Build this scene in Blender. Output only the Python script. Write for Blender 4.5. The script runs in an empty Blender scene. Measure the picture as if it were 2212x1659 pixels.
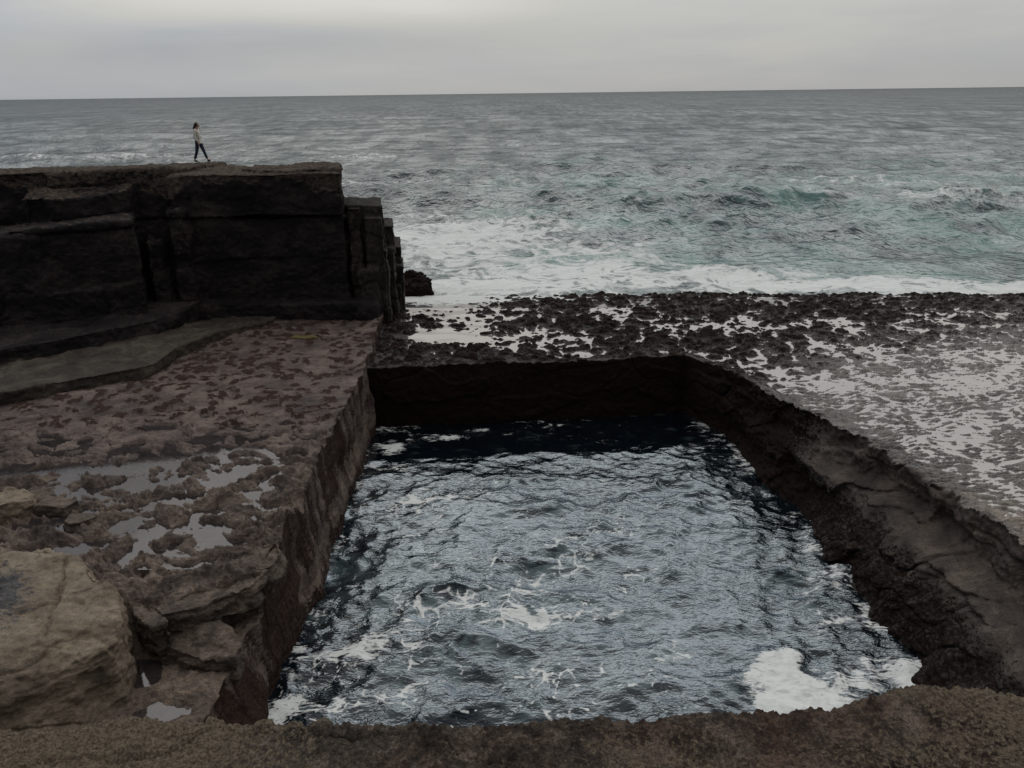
import bpy, bmesh, math, random
import numpy as np
from mathutils import Vector, Matrix

# ------------------------------------------------------------------ camera
S = bpy.context.scene
COL = S.collection
EYE = 8.5
FPX, CX, CY = 1662.0, 1106.0, 829.5          # measured on the photograph
PITCH = math.atan(628.5 / FPX)
ROLL = 0.0127
r0 = Vector((1, 0, 0)); u0 = Vector((0, math.sin(PITCH), math.cos(PITCH)))
fw = Vector((0, math.cos(PITCH), -math.sin(PITCH)))
rt = r0 * math.cos(ROLL) - u0 * math.sin(ROLL)
up = u0 * math.cos(ROLL) + r0 * math.sin(ROLL)
cam_d = bpy.data.cameras.new('camera')
cam = bpy.data.objects.new('camera', cam_d); COL.objects.link(cam)
M = Matrix((rt, up, -fw)).transposed().to_4x4(); M.translation = (0, 0, EYE)
cam.matrix_world = M
cam_d.sensor_width = 36.0; cam_d.lens = 36.0 * FPX / 2212.0
cam_d.clip_start = 0.05; cam_d.clip_end = 60000
S.camera = cam

def at(px, py, z=None, y=None):
    """ground position seen at a photo pixel, on the level z or at the distance y"""
    d = fw + rt * ((px - CX) / FPX) - up * ((py - CY) / FPX)
    k = (z - EYE) / d.z if z is not None else y / d.y
    return (d.x * k, d.y * k, EYE + d.z * k)

# ------------------------------------------------------------------ sky, sun, exposure
SUN_EL, SUN_AZ = math.radians(52), math.radians(18)      # azimuth from +Y towards +X
W = bpy.data.worlds.new('World'); S.world = W; W.use_nodes = True

class NT:
    def __init__(s, tree):
        s.t = tree; s.n = tree.nodes; s.l = tree.links
    def add(s, kind, ins=None, **kw):
        n = s.n.new(kind)
        for k, v in kw.items(): setattr(n, k, v)
        for k, v in (ins or {}).items(): s.put(n.inputs[k], v)
        return n
    def put(s, sock, v):
        if isinstance(v, bpy.types.NodeSocket): s.l.new(v, sock)
        elif isinstance(v, bpy.types.Node): s.l.new(v.outputs[0], sock)
        else:
            if isinstance(v, (tuple, list)) and len(v) == 3 and sock.type == 'RGBA': v = (*v, 1)
            sock.default_value = v
    def m(s, op, a, b=0.0, c=0.0, clamp=False):
        n = s.n.new('ShaderNodeMath'); n.operation = op; n.use_clamp = clamp
        s.put(n.inputs[0], a); s.put(n.inputs[1], b); s.put(n.inputs[2], c); return n.outputs[0]
    def mix(s, f, a, b, mode='MIX'):
        n = s.n.new('ShaderNodeMix'); n.data_type = 'RGBA'; n.blend_type = mode
        s.put(n.inputs[0], f); s.put(n.inputs[6], a); s.put(n.inputs[7], b); return n.outputs[2]
    def ss(s, x, lo, hi, a=0.0, b=1.0):
        n = s.n.new('ShaderNodeMapRange'); n.interpolation_type = 'SMOOTHSTEP'
        for i, v in enumerate((x, lo, hi, a, b)): s.put(n.inputs[i], v)
        return n.outputs[0]
    def noise(s, v, scale, det=6, rough=.55, dist=0.0, lac=2.0):
        return s.add('ShaderNodeTexNoise', {'Vector': v, 'Scale': scale, 'Detail': det, 'Roughness': rough, 'Distortion': dist, 'Lacunarity': lac}).outputs[0]
    def vor(s, v, scale, feature='F1', rnd=1.0):
        return s.add('ShaderNodeTexVoronoi', {'Vector': v, 'Scale': scale, 'Randomness': rnd}, feature=feature).outputs[0]
    def scale(s, v, xyz):
        n = s.n.new('ShaderNodeVectorMath'); n.operation = 'MULTIPLY'
        s.put(n.inputs[0], v); n.inputs[1].default_value = xyz; return n.outputs[0]
    def ramp(s, f, stops):
        n = s.n.new('ShaderNodeValToRGB'); e = n.color_ramp.elements
        while len(e) < len(stops): e.new(0.5)
        for q, (p, c) in zip(e, stops): q.position = p; q.color = (*c, 1) if len(c) == 3 else c
        s.put(n.inputs[0], f); return n.outputs[0]
    def attr(s, name):
        return s.add('ShaderNodeAttribute', attribute_name=name).outputs['Fac']

T = NT(W.node_tree); T.n.clear()
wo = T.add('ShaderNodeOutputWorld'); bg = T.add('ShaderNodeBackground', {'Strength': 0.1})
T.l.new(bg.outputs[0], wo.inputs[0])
sky = T.add('ShaderNodeTexSky', sky_type='NISHITA', sun_disc=False, sun_elevation=SUN_EL, sun_rotation=SUN_AZ)
tc = T.add('ShaderNodeTexCoord').outputs['Generated']
sx = T.add('ShaderNodeSeparateXYZ', {0: tc}); X_, Y_, Z_ = sx.outputs
zc = T.m('MAXIMUM', Z_, 0.0)
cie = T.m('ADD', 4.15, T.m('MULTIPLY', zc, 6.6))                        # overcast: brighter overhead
inland = T.ss(Y_, -0.75, 0.55, 0.42, 1.0)                               # unseen inland sky dimmed on purpose, keeps camera-facing rock and wave facets dark
c1 = T.noise(T.scale(tc, (1.6, 1.6, 8.0)), 1.0, 5, .5, .6)
c2 = T.noise(T.scale(tc, (5.0, 5.0, 46.0)), 1.0, 4, .5, .3)
cl = T.m('ADD', T.ss(c1, .3, .7, -.08, .10), T.ss(c2, .3, .7, -.02, .02))
band = T.ss(T.m('ABSOLUTE', T.m('SUBTRACT', Z_, T.m('ADD', .062, T.m('MULTIPLY', X_, .03)))), 0.0, 0.036, -.10, 0.0)
band = T.m('MULTIPLY', band, T.ss(X_, -.1, .25, 1.0, 0.1))
edge = T.m('MULTIPLY', T.ss(Z_, .066, .1, 0.0, .28), T.ss(T.m('ABSOLUTE', T.m('ADD', X_, .22)), .1, .34, 1.0, 0.12))
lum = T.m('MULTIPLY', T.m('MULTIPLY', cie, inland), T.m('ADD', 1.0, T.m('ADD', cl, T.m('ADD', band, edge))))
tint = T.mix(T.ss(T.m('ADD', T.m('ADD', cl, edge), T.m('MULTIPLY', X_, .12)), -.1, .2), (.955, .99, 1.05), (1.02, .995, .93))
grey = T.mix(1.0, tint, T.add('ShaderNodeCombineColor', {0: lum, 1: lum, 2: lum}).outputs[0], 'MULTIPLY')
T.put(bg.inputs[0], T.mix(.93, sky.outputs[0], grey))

sun_d = bpy.data.lights.new('sun', 'SUN'); sun = bpy.data.objects.new('sun', sun_d); COL.objects.link(sun)
sun_d.energy = 0.5; sun_d.angle = math.radians(85); sun_d.color = (1, .97, .92)
sd = Vector((math.sin(SUN_AZ) * math.cos(SUN_EL), math.cos(SUN_AZ) * math.cos(SUN_EL), math.sin(SUN_EL)))
sun.rotation_euler = sd.to_track_quat('Z', 'Y').to_euler()
S.view_settings.view_transform = 'Standard'; S.view_settings.look = 'None'
S.view_settings.exposure = 0.0; S.view_settings.gamma = 1.0
S.render.engine = 'CYCLES'
S.cycles.max_bounces = 6; S.cycles.diffuse_bounces = 3; S.cycles.glossy_bounces = 3
S.cycles.caustics_reflective = False; S.cycles.caustics_refractive = False
S.cycles.use_denoising = True

# ------------------------------------------------------------------ numeric noise
def _h(ix, iy, iz, seed):
    with np.errstate(over='ignore'):
        h = ix.astype(np.uint32) * np.uint32(374761393) + iy.astype(np.uint32) * np.uint32(668265263) \
            + iz.astype(np.uint32) * np.uint32(2246822519) + np.uint32((seed * 3266489917 + 374761) & 0xffffffff)
        h = (h ^ (h >> np.uint32(15))) * np.uint32(2246822519)
        h = (h ^ (h >> np.uint32(13))) * np.uint32(3266489917)
        return h ^ (h >> np.uint32(16))

def perlin2(x, y, seed=0):
    x = np.asarray(x, np.float32); y = np.asarray(y, np.float32)
    fx = np.floor(x); fy = np.floor(y); ix = fx.astype(np.int64); iy = fy.astype(np.int64)
    x = x - fx; y = y - fy
    u = x * x * x * (x * (x * 6 - 15) + 10); v = y * y * y * (y * (y * 6 - 15) + 10)
    z0 = np.zeros_like(ix); out = 0
    for a in (0, 1):
        for b in (0, 1):
            h = _h(ix + a, iy + b, z0, seed)
            an = (h & np.uint32(1023)).astype(np.float32) * (2 * math.pi / 1024)
            d = np.cos(an) * (x - a) + np.sin(an) * (y - b)
            out = out + d * (u if a else 1 - u) * (v if b else 1 - v)
    return out * 1.5

def perlin3(x, y, z, seed=0):
    x = np.asarray(x, np.float32); y = np.asarray(y, np.float32); z = np.asarray(z, np.float32)
    fx = np.floor(x); fy = np.floor(y); fz = np.floor(z)
    ix = fx.astype(np.int64); iy = fy.astype(np.int64); iz = fz.astype(np.int64)
    x = x - fx; y = y - fy; z = z - fz
    u = x * x * (3 - 2 * x); v = y * y * (3 - 2 * y); w = z * z * (3 - 2 * z)
    out = 0
    for a in (0, 1):
        for b in (0, 1):
            for c in (0, 1):
                h = _h(ix + a, iy + b, iz + c, seed)
                g = ((h & np.uint32(255)).astype(np.float32) - 127.5) * (x - a) \
                    + (((h >> np.uint32(8)) & np.uint32(255)).astype(np.float32) - 127.5) * (y - b) \
                    + (((h >> np.uint32(16)) & np.uint32(255)).astype(np.float32) - 127.5) * (z - c)
                out = out + g * (u if a else 1 - u) * (v if b else 1 - v) * (w if c else 1 - w)
    return out / 100.0

def fbm2(x, y, octs=5, seed=0, gain=.5, ridged=False):
    o = 0; a = 1.0; f = 1.0; t = 0
    for k in range(octs):
        n = perlin2(x * f + 17.3 * k, y * f - 9.1 * k, seed + k)
        o = o + a * ((1 - 2 * np.abs(n)) if ridged else n); t += a; a *= gain; f *= 2.03
    return o / t * (1.0 if ridged else 1.5)

def fbm3(x, y, z, octs=4, seed=0, gain=.5):
    o = 0; a = 1.0; f = 1.0; t = 0
    for k in range(octs):
        o = o + a * perlin3(x * f + 7.7 * k, y * f - 3.1 * k, z * f + 1.9 * k, seed + k); t += a; a *= gain; f *= 2.03
    return o / t * 1.5

def worley2(x, y, seed=0):
    """F1, F2 and a random number of the nearest cell"""
    fx = np.floor(x).astype(np.int64); fy = np.floor(y).astype(np.int64)
    f1 = np.full(np.shape(x), 9.0, np.float32); f2 = f1.copy(); rid = np.zeros_like(f1); zz = np.zeros_like(fx)
    for a in (-1, 0, 1):
        for b in (-1, 0, 1):
            h = _h(fx + a, fy + b, zz, seed)
            px = fx + a + (h & np.uint32(1023)).astype(np.float32) / 1023
            py = fy + b + ((h >> np.uint32(10)) & np.uint32(1023)).astype(np.float32) / 1023
            d = np.sqrt((x - px) ** 2 + (y - py) ** 2)
            near = d < f1
            f2 = np.where(near, f1, np.minimum(f2, d)); f1 = np.where(near, d, f1)
            rid = np.where(near, (h >> np.uint32(20)).astype(np.float32) / 4096, rid)
    return f1, f2, rid

def sstep(x, a, b):
    t = np.clip((x - a) / (b - a), 0, 1); return t * t * (3 - 2 * t)

def plates(h, n, sharp=.8):
    """turn a smooth height into stepped bedding plates"""
    q = h * n; k = np.floor(q); f = q - k
    return (k + sstep(f, sharp - .12, sharp + .12) * .85 + f * .15) / n

# ------------------------------------------------------------------ mesh helpers
def obj(name, me, mat, parent=None, smooth=True):
    o = bpy.data.objects.new(name, me); COL.objects.link(o)
    if mat: me.materials.append(mat)
    if smooth: me.polygons.foreach_set('use_smooth', np.ones(len(me.polygons), bool))
    if parent: o.parent = parent
    return o

def tag(o, label=None, cat=None, group=None, kind=None):
    for k, v in (('label', label), ('category', cat), ('group', group), ('kind', kind or 'thing')):
        if v: o[k] = v
    return o

def add_attrs(me, attrs):
    for k, v in (attrs or {}).items():
        a = me.attributes.new(k, 'FLOAT', 'POINT'); a.data.foreach_set('value', np.asarray(v, np.float32).ravel())

def grid(name, P, mat, attrs=None, flip=False, parent=None):
    n, m = P.shape[:2]; me = bpy.data.meshes.new(name)
    me.vertices.add(n * m); me.vertices.foreach_set('co', np.ascontiguousarray(P, np.float32).ravel())
    i = np.arange(n * m).reshape(n, m)
    q = np.stack([i[:-1, :-1], i[1:, :-1], i[1:, 1:], i[:-1, 1:]], -1).reshape(-1, 4)
    if flip: q = q[:, ::-1]
    k = len(q); me.loops.add(k * 4); me.loops.foreach_set('vertex_index', np.ascontiguousarray(q, np.int32).ravel())
    me.polygons.add(k); me.polygons.foreach_set('loop_start', np.arange(k, dtype=np.int32) * 4)
    me.update(calc_edges=True); add_attrs(me, attrs)
    return obj(name, me, mat, parent)

def hexa(bm, bot, top):
    """closed block between a bottom and a top ring of 3-D points"""
    b = [bm.verts.new(p) for p in bot]; t = [bm.verts.new(p) for p in top]; n = len(b)
    bm.faces.new(b[::-1]); bm.faces.new(t)
    for i in range(n): bm.faces.new((b[i], b[(i + 1) % n], t[(i + 1) % n], t[i]))

def voxel(name, blocks, vs, smooth_it=0):
    """several solid blocks fused to one dense rock surface -> mesh"""
    outs = None
    me = bpy.data.meshes.new(name); bm = bmesh.new()
    for b, t in blocks: hexa(bm, b, t)
    bmesh.ops.recalc_face_normals(bm, faces=bm.faces); bm.to_mesh(me); bm.free()
    o = bpy.data.objects.new(name + '_tmp', me); COL.objects.link(o)
    r = o.modifiers.new('r', 'REMESH'); r.mode = 'VOXEL'; r.voxel_size = vs
    if smooth_it:
        s = o.modifiers.new('s', 'SMOOTH'); s.iterations = smooth_it; s.factor = .5
    dg = bpy.context.evaluated_depsgraph_get()
    out = bpy.data.meshes.new_from_object(o.evaluated_get(dg)); out.name = name
    bpy.data.objects.remove(o); bpy.data.meshes.remove(me)
    return out

def co_of(me):
    a = np.empty(len(me.vertices) * 3, np.float32); me.vertices.foreach_get('co', a)
    n = np.empty(len(me.vertices) * 3, np.float32); me.vertices.foreach_get('normal', n)
    return a.reshape(-1, 3), n.reshape(-1, 3)

def set_co(me, c):
    me.vertices.foreach_set('co', np.ascontiguousarray(c, np.float32).ravel()); me.update()

def weather(me, amp=.1, sc=.8, strata=.05, sz=3.0, crack=.0, fine=.02, seed=0, jit=0.0):
    """displace a fused rock along its normals: swell, bedding, joints, grit"""
    c, n = co_of(me); x, y, z = c.T
    d = amp * fbm3(x * sc, y * sc, z * sc, 4, seed)
    if strata:
        zz = z + .25 * fbm3(x * .35, y * .35, z * .2, 2, seed + 40)
        d = d + strata * plates(perlin3(x * .3, y * .3, zz * sz, seed + 11), 4.0) * (1 - np.abs(n[:, 2])) * 1.5
    if crack:
        f1, f2, rid = worley2((x + y * .6) * .55 + .2 * perlin3(x, y, z, seed + 5), z * .75 + .2 * perlin3(x, y, z, seed + 6), seed + 21)
        d = d - crack * np.exp(-((f2 - f1) / .06) ** 2) * (1 - np.abs(n[:, 2])) + crack * .9 * (rid - .5) * (1 - np.abs(n[:, 2]))
    if fine: d = d + fine * fbm3(x * 5, y * 5, z * 6, 3, seed + 31)
    set_co(me, c + n * d[:, None])

# ------------------------------------------------------------------ materials
def mat(name):
    m = bpy.data.materials.new(name); m.use_nodes = True; t = NT(m.node_tree); t.n.clear()
    out = t.add('ShaderNodeOutputMaterial'); b = t.add('ShaderNodeBsdfPrincipled'); t.l.new(b.outputs[0], out.inputs[0])
    return m, t, b, t.add('ShaderNodeTexCoord').outputs['Object']

def rock(name, dark, mid, pale, sc=1.2, bump=.8, rough=.75, spec=.3, weed=None, stretch=(1, 1, 1.6), lo=.4, hi=.6, weed2=None, bdist=.15, alt=None, grain=1.0, gsc=34, patchy=False):
    m, t, b, v = mat(name)
    v = t.scale(v, stretch)
    n1 = t.noise(v, sc, 9, .66, .5); n2 = t.noise(v, sc * 7, 8, .68, .3); n3 = t.noise(v, sc * .22, 4, .5, .8)
    f = t.m('ADD', t.m('MULTIPLY', n1, .5), t.m('ADD', t.m('MULTIPLY', n2, .35), t.m('MULTIPLY', n3, .15)))
    c = t.ramp(f, [(lo, dark), ((lo + hi) / 2, mid), (hi, pale)])
    if alt: c = t.mix(t.m('MULTIPLY', t.attr('brown'), 1.0, clamp=True), c, t.ramp(f, [(lo, alt[0]), ((lo + hi) / 2, alt[1]), (hi, alt[2])]))
    if patchy: c = t.mix(t.ss(t.noise(v, sc * .16, 5, .65, 1.0), .42, .6), c, t.mix(1.0, c, (.62, .5, .47), 'MULTIPLY'))
    sp = t.noise(v, sc * gsc, 5, .75)
    c = t.mix(t.ss(sp, .36, .64), t.mix(grain, c, (.42, .42, .42), 'MULTIPLY'), c)
    if weed:
        wc = t.mix(t.ss(t.noise(v, sc * 12, 6, .75), .38, .62), weed, weed2 or tuple(q * 2.2 for q in weed))
        wm = t.ss(t.m('ADD', t.attr('weed'), t.m('MULTIPLY', t.m('SUBTRACT', n2, .5), 1.8)), .38, .62); c = t.mix(wm, c, wc)
    pit = t.ss(t.vor(v, sc * 11), .0, .45)
    h = t.m('ADD', t.m('MULTIPLY', n1, .5), t.m('ADD', t.m('MULTIPLY', n2, .35), t.m('ADD', t.m('MULTIPLY', sp, .10), t.m('MULTIPLY', pit, .05))))
    bp = t.add('ShaderNodeBump', {'Height': h, 'Strength': bump, 'Distance': bdist})
    wet = t.attr('wet')
    t.put(b.inputs['Base Color'], c); t.put(b.inputs['Normal'], bp)
    t.put(b.inputs['Roughness'], t.m('SUBTRACT', t.ss(n2, .35, .65, rough - .16, rough + .14), t.m('MULTIPLY', wet, .4)))
    sl = t.m('ADD', spec, t.m('MULTIPLY', wet, .9))
    t.put(b.inputs['Specular IOR Level'], t.m('MULTIPLY', sl, t.m('SUBTRACT', 1.0, t.m('MULTIPLY', wm, .8))) if weed else sl)
    return m

BR = ((.046, .033, .029), (.165, .122, .099), (.34, .262, .205))
M_terr = rock('terrace_limestone', (.038, .026, .024), (.125, .092, .082), (.25, .19, .165), 1.5, 1.0, .7, .25, weed=(.022, .013, .011), weed2=(.06, .038, .031), stretch=(.8, 1, 1.6), alt=BR)
M_shelf = rock('seaweed_rock', (.014, .011, .010), (.036, .029, .027), (.095, .078, .07), 1.4, 1.0, .65, .25, weed=(.006, .004, .0035), weed2=(.024, .014, .011), alt=BR)
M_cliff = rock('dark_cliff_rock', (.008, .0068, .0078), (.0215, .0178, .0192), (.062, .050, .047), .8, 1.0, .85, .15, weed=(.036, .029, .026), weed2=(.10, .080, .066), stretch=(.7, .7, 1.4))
M_col = rock('column_rock', (.012, .010, .010), (.034, .029, .027), (.085, .071, .06), 1.2, .9, .8, .2, weed=(.03, .025, .021), weed2=(.085, .068, .055), stretch=(1.2, 1.2, .5))
M_step = rock('step_rock', (.026, .022, .019), (.06, .05, .041), (.125, .104, .08), 1.3, .7, .75, .2)
M_bould = rock('pale_limestone', (.095, .074, .055), (.20, .158, .116), (.31, .25, .188), 1.1, .8, .7, .3, weed=(.05, .05, .055), weed2=(.10, .098, .10), grain=.55)
M_slab = rock('brown_slab_rock', (.04, .029, .025), (.125, .094, .075), (.26, .20, .155), 1.9, .9, .68, .35)
M_front = rock('lichen_crust_rock', (.017, .0135, .0115), (.080, .064, .053), (.225, .185, .15), 9.0, 1.0, .85, .12, weed=(.055, .044, .033), weed2=(.160, .131, .098), stretch=(1, 1, 1), bdist=.02, gsc=16, patchy=True)

def water(name, deep, shallow, rough, metal, bsc, bstr, bdist, foam_c=(.62, .64, .64), fsc=2.0, lace=.9, bstretch=(1, 1, 1), mcol=(.7, .73, .76), fth=.5, tmix=1.2, tsc=1.0, fres=None, gust=False, soft=.32, bdet=6, chop=False):
    m, t, b, v = mat(name)
    fo = t.attr('foam'); te = t.attr('teal')
    vb = t.scale(v, bstretch)
    nf = t.noise(vb, fsc, 10, .72, 1.2)
    nv = t.noise(vb, fsc * .45, 6, .62, 2.5)
    rid = t.m('SUBTRACT', 1.0, t.m('MULTIPLY', t.m('ABSOLUTE', t.m('SUBTRACT', nv, .5)), 9.0))       # lacy streaks
    pat = t.m('ADD', t.m('MULTIPLY', t.m('SUBTRACT', nf, .5), lace * 2.4), t.m('MULTIPLY', t.m('MAXIMUM', rid, 0.0), t.m('ADD', .16, t.m('MULTIPLY', t.m('MAXIMUM', fo, 0.0), .5))))
    ff = t.ss(t.m('ADD', fo, pat), fth, fth + soft)
    tn = t.noise(vb, tsc, 6, .65, .8)
    base = t.mix(t.ss(t.m('ADD', te, t.m('MULTIPLY', t.m('SUBTRACT', tn, .5), tmix * 2)), .2, .8), deep, shallow)
    h = t.m('ADD', t.m('MULTIPLY', t.noise(vb, bsc, bdet, .6, .6), .7), t.m('MULTIPLY', t.noise(vb, bsc * 4.1, max(1, bdet - 2), .6, .4), .3))
    if chop: h = t.m('MULTIPLY', h, t.attr('chop'))
    bp = t.add('ShaderNodeBump', {'Height': h, 'Strength': bstr, 'Distance': bdist})
    col = t.mix(ff, base, foam_c)
    t.put(b.inputs['Base Color'], col); t.put(b.inputs['Normal'], bp)
    t.put(b.inputs['Roughness'], t.m('ADD', rough, t.m('MULTIPLY', ff, .6 - rough)))
    b.inputs['IOR'].default_value = 1.34
    if metal:
        g = t.add('ShaderNodeBsdfGlossy', {'Color': mcol, 'Roughness': rough, 'Normal': bp.outputs[0]})
        k = metal
        if fres:
            lw = t.add('ShaderNodeLayerWeight', {'Blend': .5, 'Normal': bp.outputs[0]}).outputs['Facing']
            k = t.ss(lw, fres[0], fres[1], fres[2], metal)
        if gust:                                   # wind ruffled and smoother patches of open water
            g1_ = t.ss(t.noise(t.scale(v, (.22, .045, 1)), 1.0, 5, .7), .40, .60, .70, 1.15); g2_ = t.ss(t.noise(t.scale(v, (.030, .006, 1)), 1.0, 4, .6), .4, .6, .86, 1.1)
            k = t.m('MULTIPLY', k, t.m('MULTIPLY', g1_, g2_), clamp=True)
        mx = t.add('ShaderNodeMixShader'); t.put(mx.inputs[0], t.m('MULTIPLY', t.m('SUBTRACT', 1.0, ff), k))
        t.l.new(b.outputs[0], mx.inputs[1]); t.l.new(g.outputs[0], mx.inputs[2])
        out = [n for n in t.n if n.type == 'OUTPUT_MATERIAL'][0]; t.l.new(mx.outputs[0], out.inputs[0])
    return m

M_sea = water('sea_water', (.044, .055, .063), (.135, .22, .205), .05, .5, .30, .6, 1.3, fsc=.55, lace=1.0, bstretch=(1.0, .8, 1), tsc=.3, tmix=.8, mcol=(.61, .64, .65), fres=(.26, .95, .0), gust=True, soft=.55, bdet=4)
[n for n in M_sea.node_tree.nodes if n.type == 'BSDF_PRINCIPLED'][0].inputs['Specular IOR Level'].default_value = 0.0
M_pool = water('pool_water', (.004, .011, .019), (.08, .112, .125), .06, .72, 3.6, .8, .07, fsc=2.2, lace=.9, mcol=(.36, .41, .455), bstretch=(.65, 1.35, 1), tsc=1.7, tmix=2.0, fres=(.22, .52, .0), bdet=3, chop=True)
M_pud = water('still_water', (.04, .037, .04), (.06, .056, .058), .04, .2, 2.0, .06, .02, mcol=(.8, .78, .82))
M_shw = water('shelf_film_water', (.05, .048, .048), (.14, .132, .132), .07, .34, 2.0, .12, .03, mcol=(.85, .81, .79), fsc=1.6)

def thin(m, k):
    t = NT(m.node_tree); out = [n for n in t.n if n.type == 'OUTPUT_MATERIAL'][0]; src = out.inputs[0].links[0].from_socket
    mx = t.add('ShaderNodeMixShader'); mx.inputs[0].default_value = k; t.l.new(src, mx.inputs[1]); t.l.new(t.add('ShaderNodeBsdfTransparent', {'Color': (.8, .78, .78)}).outputs[0], mx.inputs[2]); t.l.new(mx.outputs[0], out.inputs[0])
thin(M_pud, .52); thin(M_shw, .15)
def plain(name, c, rough=.8, nsc=20, var=.25, bump=.1):
    m, t, b, v = mat(name); n = t.noise(v, nsc, 5, .6)
    t.put(b.inputs['Base Color'], t.mix(n, tuple(q * (1 - var) for q in c), tuple(q * (1 + var) for q in c)))
    t.put(b.inputs['Roughness'], rough); t.put(b.inputs['Normal'], t.add('ShaderNodeBump', {'Height': n, 'Strength': bump, 'Distance': .02}))
    return m

# ------------------------------------------------------------------ the sea
SEA_Z, POOL_Z = -0.95, -2.4
def waves(x, y, specs, cell, seed):
    """sum of choppy directional waves; those too short for the mesh spacing fade out"""
    rng = np.random.RandomState(seed); dx = np.zeros_like(x); dy = np.zeros_like(x); dz = np.zeros_like(x)
    for lam, amp, num, spread in specs:
        for _ in range(num):
            L = lam * rng.uniform(.72, 1.4); a = rng.normal(-math.pi / 2, spread); k = 2 * math.pi / L
            cx, cy = math.cos(a), math.sin(a); ph = rng.uniform(0, 6.28)
            A = amp * rng.uniform(.5, 1.2) / math.sqrt(num) * sstep(L / cell, 2.5, 6.0)
            th = k * (cx * x + cy * y) + ph + 1.2 * perlin2(x / (L * 3), y / (L * 3), seed + int(L * 10) % 97)
            dz += A * np.cos(th); q = .8
            dx -= q * A * cx * np.sin(th); dy -= q * A * cy * np.sin(th)
    return dx, dy, dz

def px_of(x, y, z):
    v = np.stack([x, y, z - EYE], -1); d = v @ np.array(fw); return CX + FPX * (v @ np.array(rt)) / d, CY - FPX * (v @ np.array(up)) / d

def blob(x, y, cx, cy, rx, ry, ang=0.0):
    c, s = math.cos(ang), math.sin(ang); u = (x - cx) * c + (y - cy) * s; v = -(x - cx) * s + (y - cy) * c
    return np.exp(-((u / rx) ** 2 + (v / ry) ** 2))

nr, nc = 560, 900
inv = np.linspace(1 / 31.0, 1 / 26000.0, nr); D = 1 / inv
az = np.linspace(-.80, .80, nc)
Yg = np.repeat(D[:, None], nc, 1); Xg = Yg * np.tan(az)[None, :]
cell = np.maximum(np.gradient(D)[:, None] * np.ones((1, nc)), Yg * .0018)
dx, dy, dz = waves(Xg, Yg, [(40, .5, 5, .3), (16, .42, 9, .4), (7, .27, 16, .75), (2.8, .15, 16, .9), (1.1, .06, 12, 1.0)], cell, 5)
calm = .28 + .72 * sstep(Yg + .1 * Xg, 38, 70)
lumpy = fbm2(Xg * .35, Yg * .5, 4, 3, ridged=True) * sstep(1.2 / cell, 1.0, 4.0) * .12
Zs = SEA_Z + dz * calm + lumpy * calm
def sea_at(px, py): return at(px, py, z=SEA_Z)[:2]
swell = 0
for (y0, sl, amp_, wd, x0, xw, sd_) in [(47, .10, .42, 1.5, 4, 14, 1), (56, -.05, .5, 1.8, 14, 16, 2), (68, .04, .6, 2.4, 30, 22, 3), (88, -.03, .75, 3.2, 0, 30, 4), (120, .03, .8, 5, 40, 40, 5), (64, .08, .5, 2.2, -18, 12, 6)]:
    yc = y0 + sl * (Xg - x0) + 2.2 * perlin2(Xg * .09, Xg * 0 + sd_, 130 + sd_); q_ = (Yg - yc) / wd
    swell = np.maximum(swell, amp_ * np.exp(-np.where(q_ < 0, q_ * 1.7, q_ * .7) ** 2) * np.exp(-((Xg - x0) / xw) ** 2) * (.6 + .6 * perlin2(Xg * .16, Yg * .02, 140 + sd_)))
swell = np.maximum(swell, 0); Zs = Zs + swell * .9
foam = np.zeros_like(Xg)
for (a, b_, rx, ry, k) in [(1000, 540, 7, 9, .75), (1250, 585, 9, 4.5, .8), (1500, 600, 8, 3.4, .75), (980, 505, 11, 8, .85), (1230, 535, 9, 5, .62), (1050, 620, 8, 2.5, .8), (1800, 615, 9, 2.2, .75),
                           (2150, 625, 9, 1.9, .7), (930, 480, 6, 8, .55), (1150, 500, 8, 9, .35), (1350, 480, 6, 10, .25), (1900, 400, 18, 10, .42), (2050, 440, 14, 6, .38), (1500, 380, 24, 8, .33),
                           (850, 395, 12, 3, .5), (930, 404, 14, 3.0, .35), (780, 345, 14, 6, .5), (820, 330, 9, 5, .4), (60, 335, 18, 8, .5), (250, 345, 26, 7, .42), (420, 350, 22, 6, .4),
                           (690, 277, 26, 6, .34), (480, 279, 30, 5, .32), (20, 298, 12, 6, .4), (1100, 370, 30, 5, .3), (2000, 330, 30, 6, .18)]:
    cx_, cy_ = sea_at(a, b_); foam = np.maximum(foam, k * blob(Xg, Yg, cx_, cy_, rx, ry, .03))
crest = sstep(dz, .4, .9) * .18 * sstep(Yg, 400, 60)
edge_y = 37.6
foam = foam * 1.05 + .30 * sstep(swell, .3, .62) + crest + .2 * sstep(Yg, 43, 37) + .13 * fbm2(Xg * .18, Yg * .3, 3, 8)
foam = np.where(Yg > 600, foam * .2, foam)
teal = .55 * sstep(Xg / Yg, -.26, .08) * sstep(Yg, 150, 56) * (.45 + .55 * sstep(fbm2(Xg * .07, Yg * .1, 3, 61), -.35, .35)) + .12
sea = grid('sea', np.stack([Xg + dx * calm, Yg + dy * calm, Zs], -1), M_sea, {'foam': foam, 'teal': np.clip(teal, 0, 1)}, flip=True)
tag(sea, 'grey open sea with white foam breaking along the rock shelf', 'sea', kind='structure')

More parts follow.
